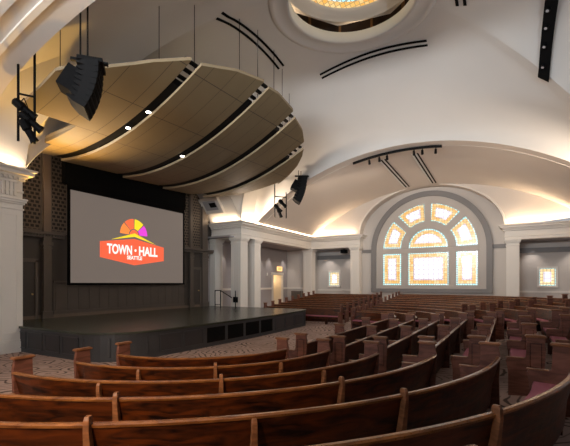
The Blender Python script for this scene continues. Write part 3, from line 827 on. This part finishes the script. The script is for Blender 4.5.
slA = thing('ceiling_slot', 'pair of long black lighting slots in the vault above the acoustic canopy', 'ceiling slot', 'paired black slots around the skylight')
for y in (9.02, 9.27): o = slot_on(BV, (11.2, y), (15.68, y), .085, 'slot', '', ''); o.parent = slA
slB = thing('ceiling_slot', 'pair of long black lighting slots between skylight and far vault', 'ceiling slot', 'paired black slots around the skylight')
for x in (17.18, 17.4): o = slot_on(BV, (x, 2.96), (x, 7.86), .085, 'slot', '', ''); o.parent = slB
slC = thing('ceiling_slot', 'pair of short black slot ends at the top edge right of the skylight', 'ceiling slot', 'paired black slots around the skylight')
for y in (1.36, 1.62): o = slot_on(BV, (11.9, y), (15.63, y), .11, 'slot', '', ''); o.parent = slC
rs = thing('recessed_light_trough', 'black trough with theatre lamps in the vault at top right', 'light trough')
slot_on(BV, (14.6, -1.25), (18.36, -1.2), .36, 'trough', '', '', 24, drop=.17).parent = rs
for i, x in enumerate((15.7, 16.4, 17.1, 17.8)):
    zc = up(x, -1.22)-.06; d = Vector((-.35, .35, -.8)).normalized(); c = Vector((x, -1.22, zc))
    l = MB().tube([c+d*.0, c+d*.08, c+d*.22], [.05, .07, .08], 10).build('trough_lamp', M['black'], rs)
    MB().tube([c+d*.222, c+d*.228], [.05, .05], 10).build('lens', M['wallgrey'], l)
tr = thing('track_light', 'curved black lighting track along the mouth of the far vault', 'track light')
loops = []; tp = []
for i in range(21):
    y = 8.1-5.0*i/20; zt = EYE+arm_h(y-YC)-.03
    loops.append([(22.42, y, zt-.14), (22.56, y, zt-.14), (22.56, y, zt-.03), (22.42, y, zt-.03)]); tp.append((y, zt))
MB().loft(loops).build('track', M['black'], tr)
for y in (7.1, 6.5, 6.05, 4.55, 4.1, 3.4):
    zt = EYE+arm_h(y-YC)-.16
    l = MB().tube([(22.49, y, zt), (22.49, y, zt-.12)], .02, 6).build('stem', M['black'], tr)
    MB().tube([(22.45, y, zt-.1), (22.62, y+.03, zt-.28)], [.06, .075], 10).build('lamp_head', M['black'], l)
for ya, lab in ((6.62, 'left striped light slot running along the far vault crown'), (4.72, 'right striped light slot running along the far vault crown')):
    t = thing('vault_slot', lab, 'ceiling slot', 'slots along the far vault crown')
    for dy, mk in ((-.16, 'blackcloth'), (-.05, 'slotwhite'), (.05, 'blackcloth'), (.16, 'slotwhite')):
        slot_on(BW, (23.5, ya+dy), (30.2, ya+dy), .07, 'slot', '', '', 10, mk).parent = t


# ------------------------------------------------------------------ pews
SL = .076
ORD = ['front', 'second', 'third', 'fourth', 'fifth', 'sixth', 'seventh', 'eighth', 'ninth', 'tenth', 'eleventh', 'twelfth']
def poly_at(path, s):
    """point and unit tangent at arc length s along a list of (x,y)"""
    L = 0
    for i in range(len(path)-1):
        a, b = Vector(path[i]), Vector(path[i+1]); d = (b-a).length
        if s <= L+d or i == len(path)-2: return a+(b-a)*((s-L)/d), (b-a)/d
        L += d
def make_pew(path, z0, label, group, ends=(True, True), dividers=(), battens=(), inset=(True, True)):
    """path: back line of the pew in plan, stage side on its LEFT"""
    cx = sum(p[0] for p in path)/len(path); cy = sum(p[1] for p in path)/len(path)
    O = Vector((path[len(path)//2][0], path[len(path)//2][1], z0))
    t = thing('pew', label, 'pew', group, loc=O)
    n = len(path); V = [Vector(p) for p in path]
    tang = []
    for i in range(n):
        d = (V[min(i+1, n-1)]-V[max(i-1, 0)]).normalized(); tang.append(d)
    nor = [Vector((-d.y, d.x)) for d in tang]
    def P(i, w, z): 
        q = V[i]+nor[i]*w; return (q.x-O.x, q.y-O.y, z)
    def sweep(prof, name, mat, parent, smooth=False, i0=0, i1=None):
        i1 = n if i1 is None else i1
        return MB().loft([[P(i, w, z) for w, z in prof] for i in range(i0, i1)]).build(name, mat, parent, smooth=smooth)
    back = sweep([(.13, .1), (.17, .1), (.145, .44), (.035, .875), (-.01, .875), (.10, .44)], 'back', M['wood'], t)
    sweep([(-.025, .875), (.045, .875), (.05, .89), (.035, .912), (-.01, .915), (-.03, .90)], 'top_rail', M['woodrail'], back)
    seat = sweep([(.13, .39), (.56, .40), (.57, .435), (.13, .43)], 'seat', M['wood'], t)
    sweep([(.15, .43), (.545, .436), (.56, .46), (.54, .50), (.17, .485)], 'cushion', M['cushion'], seat)
    sweep([(.50, .29), (.525, .29), (.525, .40), (.50, .40)], 'front_rail', M['wood'], seat)
    prof = [(-.01, -.02), (.60, -.02-SL*.6), (.60, .40), (.625, .56), (.64, .63), (.625, .675), (.59, .69), (.345, .69), (.31, .72), (.295, .80), (.285, 1.10), (.01, 1.10), (-.02, .92), (-.0, .5)]
    def endp(p, d, k, outward, rich=True):
        """end panel at plan point p, tangent d; outward=+1 at the end of the path, -1 at its start"""
        nn = Vector((-d.y, d.x)); th = .065
        a = p-d*th/2; b = p+d*th/2
        L0 = [((a+nn*w).x-O.x, (a+nn*w).y-O.y, z) for w, z in prof]; L1 = [((b+nn*w).x-O.x, (b+nn*w).y-O.y, z) for w, z in prof]
        e = MB().prism(L0, L1).build('end_panel' if rich else 'divider', M['woodend'], t, bevel=.008)
        o = (p.x-O.x, p.y-O.y, 0); ax, ay, az = (d.x, d.y, 0), (nn.x, nn.y, 0), (0, 0, 1)
        c = MB(); c.obox(o, ax, ay, az, -.045, .045, -.005, .30, 1.095, 1.11); c.obox(o, ax, ay, az, -.06, .06, -.025, .32, 1.11, 1.138); c.obox(o, ax, ay, az, -.048, .048, -.01, .305, 1.138, 1.15)
        c.build('cap', M['woodcap'], e, bevel=.006)
        MB().obox(o, ax, ay, az, -.04, .04, .335, .645, .685, .705).build('arm_cap', M['woodcap'], e, bevel=.006)
        if outward:
            f = MB(); s0, s1 = sorted((outward*(th/2-.002), outward*(th/2+.006)))
            s2, s3 = sorted((outward*(th/2-.002), outward*(th/2+.012)))
            f.obox(o, ax, ay, az, s0, s1, .06, .225, .52, .98)
            for (w0, w1, h0, h1) in ((.045, .06, .505, .995), (.225, .24, .505, .995), (.045, .24, .505, .52), (.045, .24, .98, .995)): f.obox(o, ax, ay, az, s2, s3, w0, w1, h0, h1)
            for i_ in range(6, len(f.f)): f.mi[i_] = 1
            f.build('inset_panel', None, e, mats=[M['woodend'], M['wood']])
    L = sum((V[i+1]-V[i]).length for i in range(n-1))
    if ends[0]: endp(V[0], tang[0], 0, -1)
    if ends[1]: endp(V[-1], tang[-1], -1, 1)
    for s in dividers:
        p, d = poly_at(path, s*L); endp(p, d, 0, -1, False)
    # supports under the seat and battens over the joints of the back
    ns = max(1, int(L/1.7))
    for k in range(ns):
        p, d = poly_at(path, L*(k+.5)/ns if ns > 1 else L/2); nn = Vector((-d.y, d.x))
        o = (p.x-O.x, p.y-O.y, 0)
        MB().prism([((p+nn*w-d*.025).x-O.x, (p+nn*w-d*.025).y-O.y, z) for w, z in ((.14, -.02), (.46, -.05), (.46, .395), (.14, .395))], [((p+nn*w+d*.025).x-O.x, (p+nn*w+d*.025).y-O.y, z) for w, z in ((.14, -.02), (.46, -.05), (.46, .395), (.14, .395))]).build('support', M['wood'], t)
    for s in battens:
        hb = -.1 if s < 0 else 0; s = abs(s)
        p, d = poly_at(path, s*L); nn = Vector((-d.y, d.x))
        def q(l, w, z): 
            u = p+d*l+nn*w; return (u.x-O.x, u.y-O.y, z+(hb if z > .1 else 0))
        lo = [q(l, w, z) for l, w, z in ((-.055, .13, .08), (.055, .13, .08), (.055, .02, .08), (-.055, .02, .08))]
        md = [q(l, w, z) for l, w, z in ((-.028, .0, .86), (.028, .0, .86), (.028, -.07, .86), (-.028, -.07, .86))]
        tp = [q(l, w, z) for l, w, z in ((-.027, .02, .95), (.027, .02, .95), (.027, -.065, .95), (-.027, -.065, .95))]
        tt = [q(l, w, z) for l, w, z in ((-.022, .01, .985), (.022, .01, .985), (.022, -.05, .985), (-.022, -.05, .985))]
        MB().loft([lo, md, tp, tt]).build('batten', M['woodcap'], t, bevel=.006)
    return t
def arc(c, r, a0, a1, step=3.2):
    n = max(3, int(abs(a1-a0)*r*pi/180/.22)); n = min(n, 70)
    return [(c[0]+r*cos(R_(a0+(a1-a0)*i/n)), c[1]+r*sin(R_(a0+(a1-a0)*i/n))) for i in range(n+1)]
RAD = [2.6, 3.5, 4.66, 5.8, 6.87, 7.92, 8.95, 9.97, 11.0, 12.0, 12.95]
CA, CD = (8., 7.), (17.4, 7.)
# near curved block, walking anticlockwise so that the stage side is on the left
def fr(r, a0, a1, a): return (a-a0)/(a1-a0)
spec = [  # a0, a1, divider angles, batten angles
    (177, 266.5, (), ()), (177, 273, (), (-202, 224, -245)), (180, 270, (), (-202, 224, -246)), (181, 269, (), (211, 239.5)), (183, 268, (), (212.5, -225, 240)), (183, 267, (), (240.5,))]
nm_ = ['front curved pew of the near block, its short left end closest to the stage corner', 'second curved pew of the near block, left end post before the stage panels', 'third curved pew of the near block, left end post in front of the cream pier', 'fourth curved pew of the near block with one batten below the stage corner', 'fifth curved pew of the near block, long rail sweeping to a right end post', 'sixth curved pew of the near block, nearest the camera, mauve cushion showing']
for k, (a0, a1, dv, bt) in enumerate(spec):
    r = RAD[k]; path = arc(CA, r, a0, a1); x, y = path[len(path)//2]
    make_pew(path, floor_z(x, y), nm_[k], 'curved pews of the near block', dividers=[fr(r, a0, a1, a) for a in (dv if k != 3 else (190.,))], battens=[math.copysign(fr(r, a0, a1, abs(a)), a) for a in bt])
path = arc(CA, 9.2, 230, 262); x, y = path[len(path)//2]
make_pew(path, floor_z(x, y), 'pew at the very bottom of the picture showing only its end cap', 'curved pews of the near block')
# straight middle block
BY = [4.40, 3.38, 2.38, 1.38, .40, -.60, -1.62]
nb_ = ['front straight pew of the middle block, beside the open carpet', 'second straight pew of the middle block', 'third straight pew of the middle block', 'fourth straight pew of the middle block', 'fifth straight pew of the middle block, left of the narrow gap with mauve seats', 'sixth straight pew of the middle block, right of the narrow gap, mauve seat', 'seventh straight pew of the middle block at the right picture edge']
for k, y in enumerate(BY):
    path = [(8.8+(16.5-8.8)*i/16, y-.10*sin(pi*i/16)*0) for i in range(17)]
    make_pew(path, floor_z(12, y), nb_[k], 'straight pews of the middle block', dividers=(.335, .672))
# far curved block in front of the big window
for k, r in enumerate(RAD):

    if k < 4:
        path = arc(CD, r, -88, 1.5); x, y = path[5]
        make_pew(path, floor_z(x, y), ORD[k]+' curved pew of the far block before the big window, unbroken', 'curved pews of the far block')
    else:
        lim = -89.
        if r > 8.5: lim = -math.degrees(math.asin(min(1, 9.6/r))) if r > 9.6 else -89
        if lim < -58:
            path = arc(CD, r, lim, -54.5); x, y = path[2]
            make_pew(path, floor_z(x, y), ORD[k]+' curved pew of the far block, right of its radial aisle', 'curved pews of the far block')
        path = arc(CD, r, -49, 1.); x, y = path[2]
        make_pew(path, floor_z(x, y), ORD[k]+' curved pew of the far block, left of its radial aisle, facing the stage', 'curved pews of the far block')
# straight block beyond the stage under the side colonnade, facing the stage side
for k in range(9):
    x = 21.6+1.03*k
    if x > 30.2: break
    path = [(x, 8.45+(13.7+.06*k-8.45)*i/10) for i in range(11)]
    make_pew(path, floor_z(x, 10), ORD[k]+' straight pew of the block beyond the stage by the door wall', 'straight pews beyond the stage')

# ------------------------------------------------------------------ small things
# exit door
d3 = struct(thing('door_3', None, None), 'panelled wooden exit door half open in the grey aisle wall', 'door')
m = MB(); m.box(28.45, 28.6, 17.45, 17.6, .3, 3.3).box(30.15, 30.3, 17.45, 17.6, .3, 3.3).box(28.4, 30.35, 17.44, 17.6, 3.15, 3.35)
m.build('frame', M['trim'], d3)
MB().obox((28.62, 17.62, 0), (cos(.9), sin(.9), 0), (-sin(.9), cos(.9), 0), (0, 0, 1), 0, .85, 0, .05, .4, 3.1).build('leaf', M['doorwood'], d3)
MB().box(28.6, 30.15, 18.8, 18.9, 0, 3.3).box(30.15, 30.25, 17.6, 18.9, 0, 3.3).box(28.5, 28.6, 17.6, 18.9, 0, 3.3).box(28.5, 30.25, 17.6, 18.9, 3.2, 3.3).build('corridor', M['hallglow'], d3)
MB().box(29.3, 29.38, 18.7, 18.8, 1.5, 1.62).build('handle', M['chrome'], d3)
ex = thing('exit_sign', 'small glowing exit sign over the door in the aisle', 'sign')
MB().box(29.35, 30.1, 17.46, 17.55, 3.5, 3.88).build('case', M['signglow'], ex)
text('EXIT', 29.72, 3.69, .55, .22, M['signred'], ex, 17.45, 'lettering')
# wall plates
for (x, y, z, lab, f) in ((X1+F-.05, yc+.1, 1.35, 'black socket box low on the corner column beside the stage', 'x'),):
    o = MB().box(x-.04, x+.02, y-.18, y+.18, z-.18, z+.18).build('socket_box', M['black'], None, bevel=.01); tag(o, lab, 'socket')
o = MB().box(7.0, 7.12, YB+F-.03, YB+F+.0, .36, .42).build('wall_socket', M['black'], None, bevel=.005); tag(o, 'small dark socket plate low on the near cream pier', 'socket')
# stage stair rail
sr = thing('stair_railing', 'black metal stair railing at the far side of the stage', 'railing')
X_ = 19.9
for (x, y) in ((X_, 16.6), (X_+.0, 16.15), (X_, 14.95)):
    MB().tube([(x, y, SZ), (x, y, SZ+1.05)], .03, 8).build('post', M['black'], sr)
MB().tube([(X_, 16.6, SZ+1.05), (X_, 16.15, SZ+1.05), (X_+1.0, 15.3, SZ+.2)], .03, 8).tube([(X_, 16.6, SZ+.12), (X_, 16.15, SZ+.12)], .022, 8).build('handrail', M['black'], sr)
# thermostat on aisle wall
o = MB().box(27.6, 27.8, 17.5, 17.55, 3.05, 3.3).build('wall_speaker', M['white'], None, bevel=.01); tag(o, 'small white box on the grey wall left of the exit door', 'wall box')
# cabinets by the far wall
o = MB().box(30.2, 30.6, 15.6, 16.6, floor_z(30, 16)-.02, 1.75).build('low_cabinet', M['dark_trim'], None, bevel=.01); tag(o, 'low dark cabinet by the pale end wall of the aisle', 'cabinet')
# vent grille on the vault beside the stage
vt = thing('air_vent', 'white framed air vent on the sloping vault above the stage side cornice', 'vent')
m = MB(); yv = 16.6
def vp(y, q):
    z = ZC+q; lo, hi = 0., SX
    dx = sqrt(max(0, 7.63**2-(7.63-(7.6-(z-EYE)))**2)); return (XC+dx, y, z)
a, b, c, d = vp(yv-.75, .6), vp(yv+.75, .6), vp(yv+.75, 1.45), vp(yv-.75, 1.45)
def sh(p, k): return (p[0]-k*.9, p[1], p[2]-k*.3)
m.prism([sh(p, -.05) for p in (a, b, c, d)], [sh(p, .2) for p in (a, b, c, d)]); m.build('frame', M['trim'], vt)
a, b, c, d = vp(yv-.5, .8), vp(yv+.5, .8), vp(yv+.5, 1.3), vp(yv-.5, 1.3)
MB().prism([sh(p, .15) for p in (a, b, c, d)], [sh(p, .225) for p in (a, b, c, d)]).build('grille', M['wallgrey'], vt)
a, b, c, d = vp(yv-.45, .95), vp(yv+.05, .95), vp(yv+.05, 1.2), vp(yv-.45, 1.2)
MB().prism([sh(p, .2) for p in (a, b, c, d)], [sh(p, .245) for p in (a, b, c, d)]).build('louvre', M['black'], vt)
# projector under the aisle ceiling
o = MB().box(32.0, 32.5, 12.2, 12.7, 5.05, 5.35).tube([(32.25, 12.45, 5.3), (32.25, 12.45, 5.42)], .05, 8).build('ceiling_projector', M['black'], None, bevel=.02); tag(o, 'small black projector hung under the aisle ceiling by the small window', 'projector')

# ------------------------------------------------------------------ lights
def area(name, loc, size, energy, col, rot=(0, 0, 0), spread=180):
    l = bpy.data.lights.new(name, 'AREA'); l.shape = 'RECTANGLE'; l.size, l.size_y = size; l.energy = energy; l.color = col; l.spread = R_(spread)
    o = bpy.data.objects.new(name, l); COL.objects.link(o); o.location = loc; o.rotation_euler = rot; return o
def spot(name, loc, tgt, energy, col, ang, blend=.6, rad=.15):
    l = bpy.data.lights.new(name, 'SPOT'); l.energy = energy; l.color = col; l.spot_size = R_(ang); l.spot_blend = blend; l.shadow_soft_size = rad
    o = bpy.data.objects.new(name, l); COL.objects.link(o); o.location = loc
    o.rotation_euler = (Vector(tgt)-Vector(loc)).to_track_quat('-Z', 'Y').to_euler(); return o
def point(name, loc, energy, col, rad=.2):
    l = bpy.data.lights.new(name, 'POINT'); l.energy = energy; l.color = col; l.shadow_soft_size = rad
    o = bpy.data.objects.new(name, l); COL.objects.link(o); o.location = loc; return o
WARM = (1, .74, .49); COOL = (.86, .93, 1.)
def cove(name, p, q, watts_m):
    p, q = Vector(p), Vector(q); d = q-p
    return area(name, (p+q)/2+Vector((0, 0, ZC+.06)), (d.length, .12), watts_m*d.length, WARM, (pi, 0, atan2(d.y, d.x)))
CW = 30
cove('cove_light', (X1+.3, YB+.12, 0), (XW, YB+.12, 0), CW)
cove('cove_light', (XW+.12, 10.9, 0), (XW+.12, YB, 0), CW*.5)
cove('cove_light', (XW+.12, YA, 0), (XW+.12, .1, 0), CW*.6)
cove('cove_light', (X1+.3, YA-.12, 0), (XW, YA-.12, 0), CW)
cove('cove_light', (X1+.12, YB+.3, 0), (X1+.12, YS-.3, 0), CW*.35)
cove('cove_light', (X0-.12, YB+.3, 0), (X0-.12, YS-.3, 0), CW*.5)
cove('cove_light', (-3, YB+.12, 0), (X0-.4, YB+.12, 0), CW*.45)
# daylight through the windows of the sides behind and beside the camera
area('daylight_near_window', (-3.5, 5.3, 5.2), (7.5, 6), 300, COOL, (0, R_(-90), 0))
area('daylight_rear_window', (14, -14.6, 5.5), (8, 6), 30, COOL, (R_(90), 0, 0))
for i in range(6):
    a = 2*pi*i/6+.3
    point('attic_lamp', (XC+3.1*cos(a), YC+3.1*sin(a), EYE+HO+.75), 12, (1, .72, .45), .1)
# added fill spots at cornice height that brighten the vaults
for (p, t_, e, c) in (((X0-.1, YB+.15, 6.6), (20, 3.5, 10.8), 450, (.84, .93, 1.)), ((X0-.1, YA-.15, 6.6), (20, 6.5, 10.8), 1100, (.84, .93, 1.)),
                      ((X1+.1, YB+.15, 6.6), (13, -3, 11), 260, (1, .86, .74)), ((X0-.1, YB+.15, 6.6), (15, -4, 11), 260, (1, .86, .74)),
                      ((X1+.1, YA-.15, 6.6), (12, 12, 11.5), 200, (1, .72, .48)),
                      ((X1+.5, YB+.1, 6.6), (26.5, .5, 9.), 1450, (1, .78, .58)), ((X1+.5, YA-.1, 6.6), (26.5, 10, 9.), 1450, (1, .78, .58)),
                      ((-3.4, YB-2, 6.9), (4.6, 7, 9.6), 500, (.95, .97, 1)), ((-3.4, YA+2, 6.9), (4.6, 10, 9.4), 600, (.95, .97, 1))):
    spot('vault_fill_spot', p, t_, e, c, 95, .9, .25)
aw = area('vault_fill_area', (-3.3, 5.1, 7.2), (7, .5), 400, (.92, .96, 1.))  # added area fill from the near side, evens out the vault
aw.rotation_euler = Vector((23, 0, 4.3)).to_track_quat('-Z', 'Y').to_euler(); aw.data.spread = R_(70)
# added warm spot by the near wall, then house downlights from the ceiling slots
spot('house_fill_spot', (-3.5, 1.6, 6.4), (2.6, 5.2, .8), 3000, (1, .70, .42), 52, .9)  # added low on the near side to brighten the nearest pew backs
spot('house_fill_spot', (13, 9.15, 12.3), (23, 5, .8), 160, (1, .85, .70), 70)
spot('house_fill_spot', (17.2, 5.4, 12.3), (13, 8, .5), 150, (1, .85, .72), 70)
# floor and stage lights, with added fill spots for columns and far arm
spot('house_fill_spot', (15.4, 9.2, 12.3), (15.5, 7.2, 0), 1600, (1, .88, .8), 34, .8)
spot('house_fill_spot', (13, 9.2, 12.3), (19.6, 9.5, 0), 800, (1, .88, .8), 30, .8)
spot('column_fill_spot', (15.6, 1.5, 12.3), (21.5, 14.8, 4.0), 1800, (.92, .96, 1), 26, .7)  # added narrow spots that brighten the columns and entablature
spot('column_fill_spot', (21, 5, 9.8), (27, 14.7, 4.4), 700, (1, .88, .74), 60, .8)
spot('column_fill_spot', (22.6, 5, 9.8), (31, 11.5, 4.4), 700, (1, .9, .8), 36, .8)
spot('column_fill_spot', (22.6, 5, 9.8), (31, -1, 4.4), 700, (1, .9, .8), 36, .8)
spot('column_fill_spot', (15.6, 1.4, 12.3), (7.2, 14.9, 3.), 900, (1, .97, .9), 22, .8)
spot('house_fill_spot', (24., 5.2, 9.7), (27.5, 12.5, 2.5), 450, (1, .86, .72), 100)  # added pair of fill spots for the far arm
spot('house_fill_spot', (24., 5.2, 9.7), (28, -1, 2.5), 450, (1, .86, .72), 100)
spot('stage_light', (12, 9.2, 9.6), (13, 13.5, .9), 900, (1, .9, .75), 80)
spot('stage_amber', (9.0, 15.2, 5.2), (8.2, 13.4, 8.2), 900, (1, .56, .12), 120, 1.)
for x in (9.57, 18.4):
    spot('wall_washer', (x, YS-.7, 7.6), (x, YS-.05, 3.5), 40, (1, .85, .7), 45)
for x in (21.7, 23.9, 26.5, 28.0, 30.4):
    spot('aisle_downlight', (x, 17.0, 5.35), (x, 17.35, 1.), 110, (1, .88, .8), 60, .7, .06)
for y in (12.2, 14.2): spot('aisle_downlight', (32.5, y, 5.35), (32.9, y, 1.), 90, (1, .88, .8), 80, .7, .06)
for y in (-1.5, -4): spot('aisle_downlight', (32.5, y, 5.35), (32.9, y, 1.), 90, (1, .88, .8), 80, .7, .06)
point('corridor_lamp', (29.5, 18.3, 2.8), 14, (1, .8, .55), .1)
w = bpy.data.worlds.new('World'); sc.world = w; w.use_nodes = True
w.node_tree.nodes['Background'].inputs[0].default_value = (.8, .85, .9, 1); w.node_tree.nodes['Background'].inputs[1].default_value = .4

# ------------------------------------------------------------------ camera
cam = bpy.data.cameras.new('Camera'); cam.sensor_width = 36; cam.lens = 391/570*36; cam.shift_y = (283.5-223)/570
co = bpy.data.objects.new('Camera', cam); COL.objects.link(co); co.location = (0, 0, EYE)
co.rotation_euler = (R_(90), 0, atan2(223, 391)-pi/2); cam.clip_end = 200; cam.clip_start = .05
sc.camera = co
sc.view_settings.view_transform = 'Standard'; sc.view_settings.look = 'None'; sc.view_settings.gamma = 1; sc.view_settings.use_curve_mapping = False
sc.view_settings.exposure = 0.22
sc.cycles.use_denoising = True
sc.cycles.max_bounces = 8; sc.cycles.diffuse_bounces = 5; sc.cycles.sample_clamp_indirect = 6
